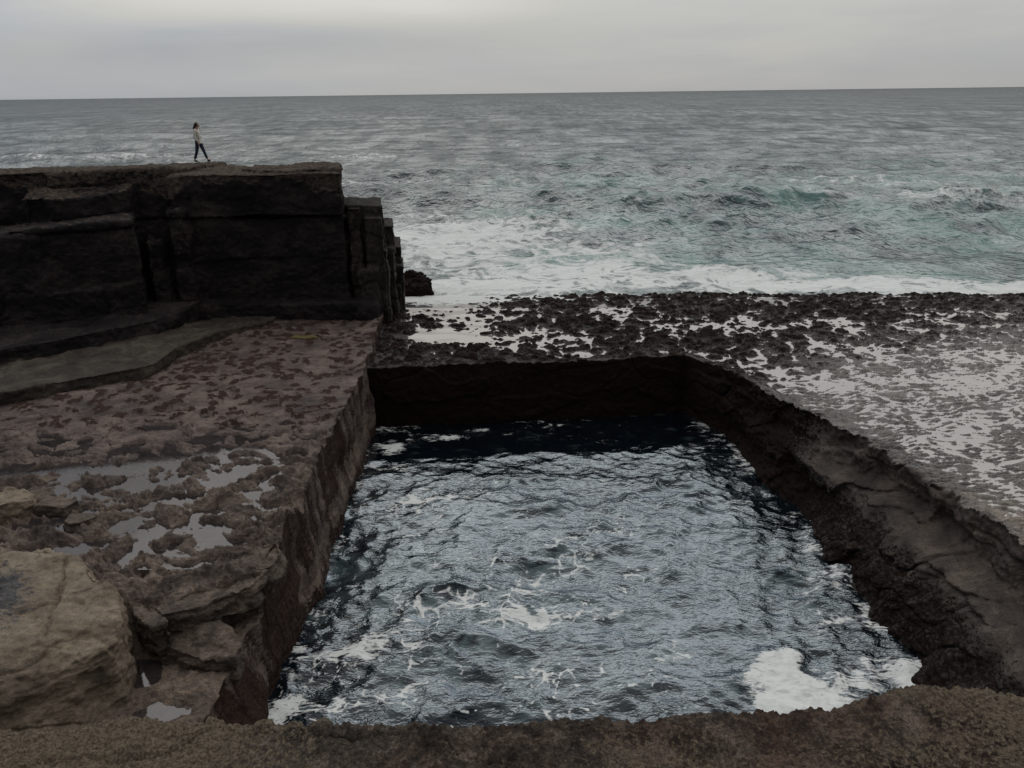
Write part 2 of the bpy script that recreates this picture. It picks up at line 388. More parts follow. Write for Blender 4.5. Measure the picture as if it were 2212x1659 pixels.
# ------------------------------------------------------------------ pool water
xs = np.linspace(-5.6, 10.8, 560); ys = 7.5 + (27.2 - 7.5) * np.linspace(0, 1, 600) ** 1.25
Xp, Yp = np.meshgrid(xs, ys, indexing='xy')
dx, dy, dz = waves(Xp, Yp, [(5.0, .11, 5, .8), (2.0, .075, 9, .9), (.9, .042, 12, .9), (.45, .015, 14, 1.0)], np.full_like(Xp, .04), 12)
rg = fbm2(Xp * .8, Yp * 1.6, 5, 77, ridged=True) * .055
rough_ = (.55 + .45 * sstep(fbm2(Xp * .3, Yp * .35, 3, 19), -.3, .3)) * sstep(Yp - .12 * Xp, 23.3, 19.3) + .10; dx *= rough_; dy *= rough_; dz *= rough_; rg *= rough_
foam = np.zeros_like(Xp) + .07 + .3 * fbm2(Xp * .35, Yp * .35, 4, 15)
for (a, b_, rx, ry, k) in [(770, 1415, .8, .5, .6), (810, 1380, .7, .3, .5), (830, 1360, 1.6, .4, .3), (950, 1310, 1.5, .4, .38), (1150, 1330, 1.6, .35, .45), (1250, 1200, 1.4, .8, .25), (880, 1010, 1.6, .5, .34), (930, 1075, 1.3, .3, .5), (850, 965, .45, .6, .75), (960, 945, 1.0, .25, .62), (1030, 930, .5, .15, .6), (1230, 1330, 2.2, .3, .4), (1350, 1400, 2.5, .3, .25),
                           (1530, 930, .8, 1.2, .35), (1850, 1460, 1.6, .8, .42), (1980, 1465, .7, .7, .8), (620, 1540, .8, .5, .6), (700, 1480, 1.5, 1.2, .2), (1760, 1500, 1.2, .5, .6), (1350, 1160, 2.5, .6, .2)]:
    cx_, cy_ = at(a, b_, z=POOL_Z)[:2]; foam = np.maximum(foam, k * blob(Xp, Yp, cx_, cy_, rx, ry, .1))
def inside(x, y, poly, soft):
    d = np.full(x.shape, 9.0); ins = np.zeros(x.shape, bool); n = len(poly)
    for i in range(n):
        (ax, ay), (bx, by) = poly[i], poly[(i + 1) % n]; ex, ey = bx - ax, by - ay
        t_ = np.clip(((x - ax) * ex + (y - ay) * ey) / (ex * ex + ey * ey), 0, 1); d = np.minimum(d, np.hypot(x - ax - t_ * ex, y - ay - t_ * ey))
        ins ^= ((ay > y) != (by > y)) & (x < ex * (y - ay) / (ey + 1e-9) + ax)
    return sstep(np.where(ins, d, -d), -soft, soft)
ln = np.abs(perlin2(Xp * .9 + .8 * perlin2(Xp * 1.3, Yp * 1.3, 44), Yp * 1.2 + .8 * perlin2(Xp * 1.4, Yp * 1.4, 45), 43))
ln2 = np.abs(perlin2(Xp * 2.2 + .5 * perlin2(Xp * 3, Yp * 3, 47), Yp * 2.6, 46))
lacy = sstep(fbm2(Xp * .28, Yp * .4, 3, 48) + .5 * blob(Xp, Yp, -1.5, 14, 4.5, 5) + .3 * blob(Xp, Yp, -3.5, 21, 2, 2.5), -.05, .45) * sstep(Yp - .2 * Xp, 23.5, 20)
xr_ = np.interp(Yp, [11, 12, 17.2, 23.9], [8.4, 8.3, 7.87, 7.15]); brk = .5 + 1.1 * fbm2(Xp * .9, Yp * .9, 3, 49)
foam = foam + np.clip(brk, 0, 1) * (.30 * np.exp(-((Xp + 4.55) / .35) ** 2) + .34 * np.exp(-((Xp - xr_ + .1) / .45) ** 2))
foam = foam + lacy * (.36 * np.exp(-(ln / .05) ** 2) + .30 * np.exp(-(ln2 / .07) ** 2))
raft = inside(Xp + .12 * perlin2(Xp * 2.2, Yp * 2.2, 31), Yp + .12 * perlin2(Xp * 2.2, Yp * 2.2, 32), [at(*p, z=POOL_Z)[:2] for p in [(1612, 1458), (1640, 1428), (1700, 1408), (1732, 1417), (1728, 1440), (1760, 1464), (1840, 1512), (1850, 1580), (1650, 1580), (1625, 1490)]], .38)
foam = np.maximum(foam, 1.0 * raft); calm_ = 1 - .8 * raft; dz *= calm_; rg = rg * calm_ + raft * (.10 + .10 * fbm2(Xp * 2.0, Yp * 2.0, 4, 33))
teal = .52 + .4 * fbm2(Xp * .5, Yp * .6, 4, 35) - .35 * sstep(Yp, 13.5, 11) - .5 * blob(Xp, Yp, -4.0, 12, 1.3, 2.5) - .9 * sstep(Yp - .25 * Xp, 20.3, 22.5) - .5 * sstep(Xp, 6.0, 8.0) - .25 * sstep(Yp, 17.5, 20)
pool = grid('pool_water', np.stack([Xp + dx, Yp + dy, POOL_Z + dz + rg], -1), M_pool, {'chop': np.clip(rough_ * 1.1, 0, 1), 'foam': foam, 'teal': np.clip(teal, 0, 1)})
tag(pool, 'choppy blue grey water with lacy foam filling the rectangular rock pool', 'water', kind='structure')

# ------------------------------------------------------------------ left rock terrace: top, rim and pool wall as one folded sheet
RIM = -4.82
ny = 640
Yt = 7.2 * (32.5 / 7.2) ** np.linspace(0, 1, ny)
ntop, nwall = 460, 110
XL = -(.67 * (.935 * Yt + 3) + 1.8)
rimx = RIM + .06 * perlin2(Yt * .6, Yt * 0, 4) + .07 * plates(perlin2(Yt * 1.3, Yt * 0 + 5, 6), 3) + np.interp(Yt, [7, 11.5, 12.5, 24, 30, 33], [-.05, -.05, .08, 0, -.38, -.6])
t = np.linspace(0, 1, ntop) ** 1.0
X = XL[:, None] * (1 - t)[None] + rimx[:, None] * t[None]; Y = np.repeat(Yt[:, None], ntop, 1)
def terrace_z(x, y):
    near = sstep(y, 21.0, 15.5)
    big = .06 * fbm2(x * .25, y * .25, 3, 50)
    wx = x + .35 * perlin2(x * .8, y * .8, 70); wy = y + .35 * perlin2(x * .8, y * .8, 71)
    pl = fbm2(wx * .85, wy * 1.5, 5, 52, .52)
    p2 = fbm2(wx * 1.7 + .3 * wy, wy * 2.9, 4, 66)
    w1, w2, wr = worley2(wx * .9 + .2 * wy, wy * 1.25, 67)
    z = big - .06 * np.exp(-((w2 - w1) / .035) ** 2) * near + near * (.20 * plates(pl, 7.0, .75) + .13 * plates(p2, 5, .7) + .05 * plates(fbm2(wx * 3.2 + .8 * wy, wy * 6.5, 3, 65), 4, .7)) + (1 - near) * .05 * pl
    e1, e2, er = worley2(wx * 2.6 + .5 * wy, wy * 4.4, 57)
    z += near * (.05 * (er - .5) * sstep(e2 - e1, 0, .10) - .02 * np.exp(-((e2 - e1) / .05) ** 2))
    z += .03 * fbm2(x * 2.2, y * 3.4, 4, 54) + .014 * fbm2(x * 7, y * 8, 3, 58) + .008 * fbm2(x * 20, y * 22, 2, 59)
    f1, f2, rid = worley2(wx * 2.4, wy * 2.6, 55)
    tuft = sstep(f1 + .3 * fbm2(x * 6, y * 6, 3, 69), .62, .2) * sstep(rid, .25, .5) * sstep(y, 17.5, 20.5)
    z += .05 * tuft
    pzone = np.maximum.reduce([blob(x, y, *at(260, 1020, z=0)[:2], 2.2, 1.5), .9 * blob(x, y, *at(500, 1040, z=0)[:2], 1.6, 1.7), .75 * blob(x, y, *at(560, 940, z=0)[:2], 2.5, 1.6), .8 * blob(x, y, *at(200, 1100, z=0)[:2], 1.3, .7), .6 * blob(x, y, *at(400, 1180, z=0)[:2], 2.0, 1.2)])
    wide = sstep(y, 12.6, 13.6) * sstep(y, 21.5, 18.5)
    hol = sstep(fbm2(wx * 1.25, wy * 1.7, 4, 68) + .34 * pzone - .03, .06, .30) * wide
    z += .105 - .115 * hol - .03 * pzone + .03 * fbm2(x * 3.1, y * 4.0, 3, 62) * near
    # broken step down to the lower ledge near the viewer
    line = 12.2 + (x + 4.7) * .36 + .22 * perlin2(x * .9, y * 0 + 3, 81) + .1 * plates(perlin2(x * 2.3, y * 0 + 9, 82), 3) + .5 * sstep(x, -6.9, -7.6) * 0
    sw_ = .05 + .55 * sstep(x, -6.2, -6.9)
    low = sstep(y - line, sw_, -sw_)
    zl = -.72 + .10 * plates(pl, 4, .75) + .05 * fbm2(x * 1.5, y * 1.7, 4, 63) + .012 * fbm2(x * 9, y * 9, 3, 64)
    for (a, b_, rx, ry) in [(295, 1455, .38, .32), (345, 1532, .5, .22), (270, 1440, .3, .3)]:
        zl = zl - .16 * blob(x, y, *at(a, b_, z=-.72)[:2], rx, ry)
    return z * (1 - low) + zl * low, tuft, low
Z, tuft, low = terrace_z(X, Y)
lift = .05 * np.exp(-(rimx[:, None] - X) / .5) * (1 - low); Z = Z + lift
# wall below the rim
w = np.linspace(0, 1, nwall + 1)[1:] ** .9
Xw = np.repeat(rimx[:, None], nwall, 1); Yw = np.repeat(Yt[:, None], nwall, 1)
Zw = Z[:, -1:] * (1 - w) + (-3.6) * w
XX = np.concatenate([X, Xw], 1); YY = np.concatenate([Y, Yw], 1); ZZ = np.concatenate([Z, Zw], 1)
wt = np.concatenate([np.exp(-(rimx[:, None] - X) / .22), np.ones_like(Xw)], 1)
zz = ZZ + .1 * perlin3(XX, YY, ZZ, 90)
hd = .05 * plates(fbm3(XX * 1.1, YY * 1.3, zz * 1.1, 3, 92), 4) + .10 * fbm3(XX * .8, YY * .8, zz * .9, 4, 91) + .10 * plates(perlin3(XX * .3, YY * .45, zz * 2.2, 95), 4) + .06 * plates(perlin3(XX * .2, YY * 2.6, zz * .5, 97), 3) + .025 * fbm3(XX * 5, YY * 5, zz * 5, 3, 96)
bulge = np.interp(ZZ, [-3.6, -2.5, -1.9, -1.1, -.3, 0.2], [.35, .32, .25, .05, 0, 0]) * (.5 + .5 * perlin2(YY * .5, ZZ * 0, 99)) * sstep(YY, 11.5, 14) + .42 * sstep(ZZ, -.7, -2.3) * sstep(YY, 12.5, 10.5)
XX = XX + wt * (hd + bulge); YY = YY + wt * .06 * fbm3(XX * 1.5, YY * 1.5, ZZ * 1.5, 3, 93)
tz = np.concatenate([tuft * 1.0, np.zeros_like(Xw)], 1)
weed = tz + 0 * sstep(ZZ, -.5, -1.6) * (1 - np.concatenate([low, np.zeros_like(Xw)], 1)) * np.concatenate([X * 0, Xw * 0 + 1], 1) * .75
streak = fbm3(YY * 2.2, ZZ * .35, XX * .3, 3, 98)
weed[:, ntop:] = np.clip(.62 + .9 * streak[:, ntop:] - .5 * (sstep(Zw, -1.1, -1.7) * sstep(Yw, 13.0, 14.5)), 0, 1)
weed[:, ntop:] = np.clip(weed[:, ntop:] + .5 * sstep(Zw, -1.85, -2.2), 0, 1)
terr = grid('rock_terrace', np.stack([XX, YY, ZZ], -1), M_terr, {'weed': weed, 'brown': np.concatenate([np.clip(sstep(Y, 19.5, 14.5) * .75 + low * .5, 0, 1), .55 * sstep(Zw, -.9, -1.6) * sstep(Yw, 13, 14.5) + .1], 1), 'wet': np.concatenate([.10 + 0 * X, .0 + 0 * Xw], 1)}, flip=True)
tag(terr, 'brown grey rock terrace with puddles along the left side of the pool', 'rock terrace', kind='structure')
# puddle water, a level sheet that fills the hollows of the terrace
n1_, n2_ = 60, 40
yy = np.linspace(12.6, 23.5, n1_); f_ = np.linspace(0, 1, n2_)
Pp = np.stack([(-(.67 * (.935 * yy + 3) + 1.5))[:, None] * (1 - f_) + (RIM - .35) * f_, np.repeat(yy[:, None], n2_, 1), np.full((n1_, n2_), .012)], -1)
pw = grid('puddle_water', Pp, M_pud, {'foam': np.zeros((n1_, n2_)), 'teal': np.full((n1_, n2_), .3)}, flip=True)
tag(pw, 'still grey puddles lying in the hollows of the left terrace', 'puddles', kind='structure')
yy = np.linspace(7.8, 11.2, 20)
Pp = np.stack([np.repeat(np.linspace(-8.4, -5.2, 20)[None], 20, 0), np.repeat(yy[:, None], 20, 1), np.full((20, 20), -.81)], -1)
pw2 = grid('ledge_puddle_water', Pp, M_pud, {'foam': np.zeros((20, 20)), 'teal': np.full((20, 20), .3)}, flip=True)
tag(pw2, 'small puddles on the low ledge beside the pale boulder', 'puddles', kind='structure')

# ------------------------------------------------------------------ far and right rock shelf: top, rim and wall as one folded sheet
def P2(px, py, z): return at(px, py, z=z)[:2]
pairs = [  # rim point, outer point, samples to the next pair
    ((*P2(770, 803, -.3), -.3), (-8.5, 33), 60),
    ((*P2(800, 802, -.3), -.3), (-7.5, 40), 330),
    ((*P2(1200, 789, -.3), -.3), (4.0, 40), 230),
    ((*P2(1466, 774, -.3), -.3), (13.0, 40), 60),
    ((*P2(1480, 772, -.3), -.3), (17.0, 40), 110),
    ((*P2(1600, 822, -.28), -.28), (26.0, 40), 130),
    ((*P2(1700, 880, -.2), -.2), (33.0, 36), 130),
    ((*P2(1850, 955, -.12), -.12), (33.0, 27), 140),
    ((*P2(1990, 1022, -.05), -.05), (30.0, 20), 120),
    ((*P2(2125, 1130, 0), 0), (24.0, 14), 90),
    ((*P2(2230, 1205, 0), 0), (20.0, 10.5), 60),
    ((*P2(2420, 1400, 0), 0), (17.0, 8.0), 0)]
Pr, Qr = [], []
for (p, q, n), (p2, q2, _) in zip(pairs[:-1], pairs[1:]):
    for k in range(n):
        u = k / n; Pr.append([p[i] * (1 - u) + p2[i] * u for i in range(3)]); Qr.append([q[i] * (1 - u) + q2[i] * u for i in range(2)])
Pr = np.array(Pr); Qr = np.array(Qr); ns = len(Pr)
s_ = np.cumsum(np.r_[0, np.hypot(*np.diff(Pr[:, :2], axis=0).T)])
nrm = Pr[:, :2] - Qr; nrm /= np.linalg.norm(nrm, axis=1)[:, None]
kern = np.hanning(61); kern /= kern.sum()
for i in range(2): nrm[:, i] = np.convolve(np.pad(nrm[:, i], 30, 'edge'), kern, 'valid')
nrm /= np.linalg.norm(nrm, axis=1)[:, None]
right = sstep(s_, 12.2, 14.5)                                  # 0 on the far wall, 1 on the right wall
jit_ = .08 * perlin2(s_ * .55, s_ * 0, 140) + .14 * plates(perlin2(s_ * 1.1, s_ * 0 + 4, 141), 3)
jit_ = jit_ * (.15 + .85 * right)
Pr[:, :2] += nrm * jit_[:, None]
ntop, nwall = 430, 110
t = np.linspace(0, 1, ntop) ** 1.35
X = Pr[:, :1] * (1 - t) + Qr[:, :1] * t; Y = Pr[:, 1:2] * (1 - t) + Qr[:, 1:2] * t
dist = t * np.linalg.norm(Pr[:, :2] - Qr, axis=1)[:, None]
def shelf_base(x, y):
    return np.interp(y + .05 * x, [10, 16, 24, 27, 33, 36.5, 39, 42], [.0, -.05, -.24, -.3, -.42, -.75, -1.5, -2.2])
base = shelf_base(X, Y)
wx = X + .3 * perlin2(X * .9, Y * .9, 150); wy = Y + .3 * perlin2(X * .9, Y * .9, 151)
f1, f2, rid = worley2(wx * 1.75, wy * 1.75, 152); g1, g2, rid2 = worley2(wx * 3.4, wy * 3.8, 153)
lump = np.sqrt(np.clip(1 - (f1 / .52) ** 2, 0, 1)) * (.35 + .65 * rid); lump2 = np.sqrt(np.clip(1 - (g1 / .5) ** 2, 0, 1)) * (.4 + .6 * rid2)
patch = fbm2(X * .28, Y * .42, 4, 155)
pxx, pyy = px_of(X, Y, base)
flat = sstep(pyy + .16 * (pxx - 1700) , 690, 890) * sstep(pxx, 1500, 1800)     # smooth washed part on the right
washed = .8 * blob(pxx, pyy, 930, 650, 170, 24) + .85 * blob(pxx, pyy, 950, 728, 80, 14) + .6 * blob(pxx, pyy, 1160, 720, 70, 12)
clump = np.clip(.9 + .45 * patch - washed * .95 + .2 * sstep(pxx, 1300, 900) * sstep(pyy, 735, 775), 0, 1)
rip = fbm2(wx * 1.2, wy * 4.0, 5, 157, .55, ridged=True); rip2 = fbm2(wx * 3.2, wy * 10.0, 3, 156, .55)
h = (1 - flat) * (1 - np.exp(-dist / .5) * (.75 - .15 * right)[:, None]) * (.185 * lump * clump + .13 * lump2 * (.3 + .7 * clump) + .06 * patch + .06 * rip - .068 + .035 * sstep(pxx, 1350, 1000) * sstep(pyy, 735, 770) - .10 * washed + .03 * rip) + flat * (.075 * plates(rip, 5, .7) + .05 * rip2 + .03 * patch + .04 * lump2 * sstep(rid2, .5, .8) - .004)
nearR = sstep(Y, 16.0, 13.2) * sstep(pxx, 1900, 2000) * np.exp(-(dist / 1.6) ** 2)
h = h + .10 * nearR + .08 * nearR * plates(fbm2(wx * .6, wy * .9, 4, 171), 4)
rimlift = np.exp(-dist / .55) * .09 * (.75 + .35 * perlin2(X * .8, Y * .8, 158))
h = h + rimlift + .018 * fbm2(X * 6, Y * 6, 3, 159) + .008 * fbm2(X * 17, Y * 17, 2, 160)
Z = base + h
w = np.linspace(0, 1, nwall + 1)[1:] ** .92
dep = 3.5
# the wall leans out into the pool in uneven ledges along the right side
ledge = sstep(s_, 15.5, 19.0)[:, None] * (.85 + .4 * perlin2(s_ * .5, s_ * 0, 162))[:, None]
lz = (-.95 + .25 * perlin2(s_ * .35, s_ * 0, 163))[:, None]
Zw = Z[:, -0 + 0:1] * 0 + Z[:, :1] * (1 - w) + (-dep) * w
slope = right[:, None] * np.clip((-Zw - .75) / 1.65, 0, 1.3) * np.interp(s_, [13, 18, 23, 27], [.25, .75, 1.3, 1.45])[:, None]
zz = np.repeat(s_[:, None], nwall, 1)
ledge = np.interp(s_, [15, 18.3, 23, 26], [0.0, .25, .50, .6])[:, None] * (1 + .35 * perlin2(s_ * .5, s_ * 0, 162) + .3 * perlin2(s_ * 1.7, s_ * 0, 172))[:, None]
prof = slope + ledge * sstep(Zw, lz + .14, lz - .14) + right[:, None] * .22 * plates(perlin2(s_[:, None] * .25 + 0 * Zw, Zw * 1.3, 164), 4)
prof = prof * np.where(s_[:, None] < 12, .25, 1.0)
Xw = Pr[:, :1] + nrm[:, :1] * prof; Yw = Pr[:, 1:2] + nrm[:, 1:2] * prof
XX = np.concatenate([X[:, ::-1], Xw], 1); YY = np.concatenate([Y[:, ::-1], Yw], 1); ZZ = np.concatenate([Z[:, ::-1], Zw], 1)
wt = np.concatenate([np.exp(-dist[:, ::-1] / .22), np.ones_like(Xw)], 1) * (.4 + .6 * right)[:, None]
q3 = perlin3(XX * 1.1, YY * 1.1, ZZ * .9, 168) * .5
b1, b2, brid = worley2(XX * .35 + YY * .62 + q3, ZZ * 1.15 + q3, 169)
hd = .17 * fbm3(XX * .8, YY * .8, ZZ * .9, 4, 165) + .30 * (brid - .5) * sstep(b2 - b1, 0, .12) - .08 * np.exp(-((b2 - b1) / .05) ** 2) + .10 * plates(fbm3(XX * 1.4, YY * 1.4, ZZ * 1.8, 3, 166), 4) + .07 * plates(fbm3(XX * 3.2, YY * 3.2, ZZ * 4.5, 3, 170), 5) + .06 * fbm3(XX * 5, YY * 5, ZZ * 5, 3, 167)
XX = XX + nrm[:, :1] * wt * hd; YY = YY + nrm[:, 1:2] * wt * hd
wl = np.clip((1 - flat) * (lump * clump * 1.0 + lump2 * .55) + flat * .25 - .5 * nearR, 0, 1)
ww = (1 - right)[:, None] * 1.0 + right[:, None] * (.22 + .40 * sstep(Zw, -.9, -1.7) + .25 * sstep(s_, 19, 15)[:, None]) + np.clip(right * (1 - sstep(s_, 15, 20)), 0, 1)[:, None] * .6
weed = np.concatenate([wl[:, ::-1], ww + 0 * Zw], 1)
nr_ = np.concatenate([(flat * .35 + nearR)[:, ::-1], right[:, None] * sstep(s_, 15.5, 20)[:, None] * (.08 + .34 * sstep(Zw, -1.6, -.9))], 1)
shelf = grid('rock_shelf', np.stack([XX, YY, ZZ], -1), M_shelf, {'weed': weed, 'brown': nr_, 'wet': np.concatenate([(.1 + .9 * flat)[:, ::-1], .1 + 0 * Zw], 1)}, flip=False)
tag(shelf, 'wet seaweed covered rock shelf around the far and right sides of the pool', 'rock shelf', kind='structure')
# water lying on the shelf
kk = np.linspace(0.0, 1, 160) ** 1.2; sel = slice(0, ns, 4)
off = np.clip(.45 / np.linalg.norm(Pr[:, :2] - Qr, axis=1), 0, .2)[sel, None]
tq = off + (1 - off) * kk[None]
Xq = Pr[sel, :1] * (1 - tq) + Qr[sel, :1] * tq; Yq = Pr[sel, 1:2] * (1 - tq) + Qr[sel, 1:2] * tq
lev = shelf_base(Xq, Yq) + .04 + .008 * perlin2(Xq * .8, Yq * 1.4, 180)
qx, qy = px_of(Xq, Yq, lev)
ffm = .62 * blob(qx, qy, 950, 640, 260, 26) + .5 * sstep(qy, 668, 640) - .1
sw = grid('shelf_water', np.stack([Xq, Yq, lev], -1), M_shw, {'foam': ffm, 'teal': np.full(Xq.shape, .9)})
tag(sw, 'thin bright sheet of water lying between the seaweed clumps on the shelf', 'water', kind='structure')

# ------------------------------------------------------------------ cliff on the left
def ring(pts, z):
    return [(p[0], p[1], (z[i] if isinstance(z, (list, tuple)) else z)) for i, p in enumerate(pts)]
def block(pts, z0, z1, grow=0.0):
    c = np.mean(np.array([p[:2] for p in pts]), 0)
    bot = [(p[0] + (p[0] - c[0]) * grow, p[1] + (p[1] - c[1]) * grow) for p in pts]
    return ring(bot, z0), ring(pts, z1)
B = []
B.append(block([(-13.0, 30.35), (-6.5, 30.35), (-7.5, 35.0), (-13.0, 35.0)], -1, 4.08))
B.append(block([(-12.9, 30.0), (-6.4, 30.1), (-6.9, 32.6), (-7.6, 35.4), (-12.9, 35.6)], 4.2, [5.74, 5.72, 5.88, 5.5, 5.62]))
B.append(block([(-10.4, 31.0), (-9.4, 30.6), (-6.4, 30.5), (-6.95, 33.0), (-10.6, 33.2)], 4.0, [5.85, 5.86, 5.86, 5.86, 5.85]))
B.append(block([(-13.2, 29.75), (-5.4, 29.65), (-6.0, 33), (-13.2, 33)], -1.5, .78))
B.append(block([(-12.8, 30.3), (-16.5, 29.3), (-20, 28.4), (-28, 26.5), (-28, 36), (-12.8, 36)], -1, [6.02, 6.0, 5.86, 5.86, 5.5, 5.7]))
B.append(block([(-14.3, 29.4), (-15.6, 28.8), (-17.6, 28.3), (-17.9, 30.5), (-14.2, 31)], 3.9, [5.3, 5.1, 5.1, 5.9, 5.9]))
fr_ = [at(*p[:2], y=p[2]) for p in [(282, 474, 27.9), (190, 480, 27.5), (0, 506, 26.6), (-400, 560, 24.6)]]
bk_ = [at(*p[:2], y=p[2]) for p in [(-400, 520, 31.5), (0, 470, 31.5), (290, 452, 30.6)]]
B.append(([(p[0], p[1], -1) for p in fr_ + bk_], fr_ + bk_))
B.append(block([(-12.45, 29.75), (-13.05, 29.65), (-13.2, 31), (-12.3, 31)], -1, [4.5, 4.45, 4.7, 4.7]))
B.append(block([(-13.45, 29.5), (-13.8, 29.2), (-14.3, 31), (-13.2, 31)], -1, [3.2, 3.4, 3.6, 3.4]))
B.append(block([(-7.4, 30.9), (-5.95, 30.9), (-6.5, 34), (-7.8, 34)], -1, 4.35))
cl_me = voxel('cliff', B, .06)
def joints(me, seed):
    c, n = co_of(me); x, y, z = c.T; d = 0
    course = np.where(z > 4.12, 3, np.where(z > 2.3 + .25 * np.sin(x * .5), 2, 1))
    for k, (sp, off) in enumerate(((2.9, .4), (3.7, 1.3), (2.3, .9))):
        u = (x + .45 * perlin2(x * .4, z * .5, seed + 9 + k) + .10 * perlin2(z * 2.5, x * .3, seed + k) + off) / sp; cell = np.floor(u); fr = np.minimum(u - cell, 1 - u + cell) * sp
        r_ = (_h(cell.astype(np.int64), cell.astype(np.int64) * 0 + k, cell.astype(np.int64) * 0, seed) & np.uint32(255)).astype(np.float32) / 255
        d = np.where(course == k + 1, .26 * (r_ - .5) - .09 * r_ * np.exp(-(fr / (.03 + .05 * r_)) ** 2), d)
    side = sstep(np.abs(n[:, 2]), .6, .25)
    for zb in (4.12,): d = d - .10 * np.exp(-((z - zb - .05 * np.sin(x * .9)) / .05) ** 2)
    d = d - .05 * sstep(perlin2(x * .3, z * 0, seed + 15), -.2, .3) * np.exp(-((z - 2.3 - .25 * np.sin(x * .5)) / .04) ** 2)
    set_co(me, c + n * (d * side)[:, None])
joints(cl_me, 221)
weather(cl_me, .17, .6, .05, 1.0, .0, .06, 200)
c, n = co_of(cl_me)
# pale weathered crust on the crown of the cliff and on its middle ledge
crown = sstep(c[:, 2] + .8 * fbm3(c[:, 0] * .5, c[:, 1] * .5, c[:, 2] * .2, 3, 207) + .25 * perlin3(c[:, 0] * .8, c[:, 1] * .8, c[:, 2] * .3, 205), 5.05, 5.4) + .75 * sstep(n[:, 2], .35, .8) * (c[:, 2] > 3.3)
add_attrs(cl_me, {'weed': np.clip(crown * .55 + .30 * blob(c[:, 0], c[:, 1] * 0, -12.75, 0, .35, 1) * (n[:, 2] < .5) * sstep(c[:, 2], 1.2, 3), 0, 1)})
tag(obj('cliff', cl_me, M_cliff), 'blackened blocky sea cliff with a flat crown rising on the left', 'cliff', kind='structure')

def rock_thing(name, blocks, vs, material, label, cat, group=None, weed=None, smooth_it=0, post=None, **kw):
    me = voxel(name, blocks, vs, smooth_it); weather(me, **kw)
    if post: post(me)
    if weed is not None:
        c, n = co_of(me); add_attrs(me, {'weed': weed(c, n)})
    return tag(obj(name, me, material), label, cat, group)

# steps between the cliff foot and the terrace
lip1 = [at(*p, z=.95) for p in [(-160, 790), (0, 757), (107, 738), (258, 708), (330, 694), (392, 672)]]
s1 = [(ring([(p[0], p[1]) for p in lip1] + [(-12.3, 31), (-30, 31)], -1), ring([(p[0], p[1]) for p in lip1] + [(-12.3, 31), (-30, 31)], .95))]
me = voxel('upper_rock_step', s1, .05); weather(me, .16, .9, .06, 2.5, .0, .05, 230)
add_attrs(me, {'weed': np.zeros(len(me.vertices))})
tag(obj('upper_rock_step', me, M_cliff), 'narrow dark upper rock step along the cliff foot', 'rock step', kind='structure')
lip2 = [at(*p, z=.5) for p in [(-160, 872), (0, 848), (150, 820), (300, 795), (338, 783), (385, 748), (470, 712), (565, 684)]]
s2 = [(ring([(p[0], p[1]) for p in lip2] + [(-9, 31), (-30, 31)], -1), ring([(p[0], p[1]) for p in lip2] + [(-9, 31), (-30, 31)], [.5] * 6 + [.42, .25, .2, .5]))]
me = voxel('lower_rock_step', s2, .045); weather(me, .14, .9, .04, 2.5, .0, .05, 240)
tag(obj('lower_rock_step', me, M_step), 'broad pale brown lower rock step above the terrace', 'rock step', kind='structure')

g = 'rock columns at the seaward end of the cliff'
def column(px0, px1, py, y0, y1, label, seed, zb=-1.2, splits=()):
    a = at(px0, py, y=y0); b = at(px1, py, y=y0); z = a[2]
    bl = [block([(a[0], y0), (b[0], y0 + .1), (b[0] * y1 / y0, y1), (a[0], y1)], zb, [z - .12, z - .18, z + .05, z + .05], .0)]
    for (f0, f1_, dzz, dy_) in splits:
        xa = a[0] + (b[0] - a[0]) * f0; xb = a[0] + (b[0] - a[0]) * f1_
        bl.append(block([(xa, y0 + dy_), (xb, y0 + dy_), (xb * y1 / y0, y1), (xa, y1)], zb, z + dzz))
    return rock_thing('rock_column', bl, .045, M_col, label, 'rock column', g, weed=lambda c, n: np.clip(.3 + .35 * perlin3(c[:, 0], c[:, 1], c[:, 2] * .4, seed), 0, .55), amp=.12, sc=.9, strata=.05, sz=2.0, crack=.05, fine=.03, seed=seed)
column(745, 826, 436, 30.75, 31.75, 'tallest rock column, square topped, standing against the end of the cliff', 250, splits=((.05, .4, -.25, -.2), (.5, .98, -.6, -.3), (.25, .8, -2.6, -.45), (.75, 1.04, -1.9, -.2)))
column(818, 849, 480, 31.9, 32.9, 'slender middle rock column between the tall column and the lowest one', 260, splits=((.5, 1.0, -1.0, -.3),))
column(832, 866, 526, 33.0, 34.4, 'lowest rock column at the waterline end of the cliff', 270, splits=((.5, 1.1, -.9, -.4), (.3, .95, -1.7, -.7)))

cx_, cy_, _ = at(893, 640, z=-.8)
bl = [block([(cx_ - 1.15, cy_ - .3), (cx_ + .45, cy_ - .5), (cx_ + .85, cy_ + .3), (cx_ + .3, cy_ + 1.0), (cx_ - 1.2, cy_ + .9)], -1.6, [-.45, -.35, -.05, .2, .1], .15)]
me = voxel('seaweed_rock', bl, .035, 4); c, n = co_of(me)
f = .24 * fbm3(c[:, 0] * 2.2, c[:, 1] * 2.2, c[:, 2] * 2.2, 4, 280) + .2 * np.abs(fbm3(c[:, 0] * 5, c[:, 1] * 5, c[:, 2] * 5, 3, 281))
set_co(me, c + n * f[:, None]); add_attrs(me, {'weed': np.full(len(c), .75), 'brown': np.zeros(len(c))})
tag(obj('seaweed_rock', me, M_shelf), 'lumpy seaweed covered rock in the surf beside the cliff end', 'rock')

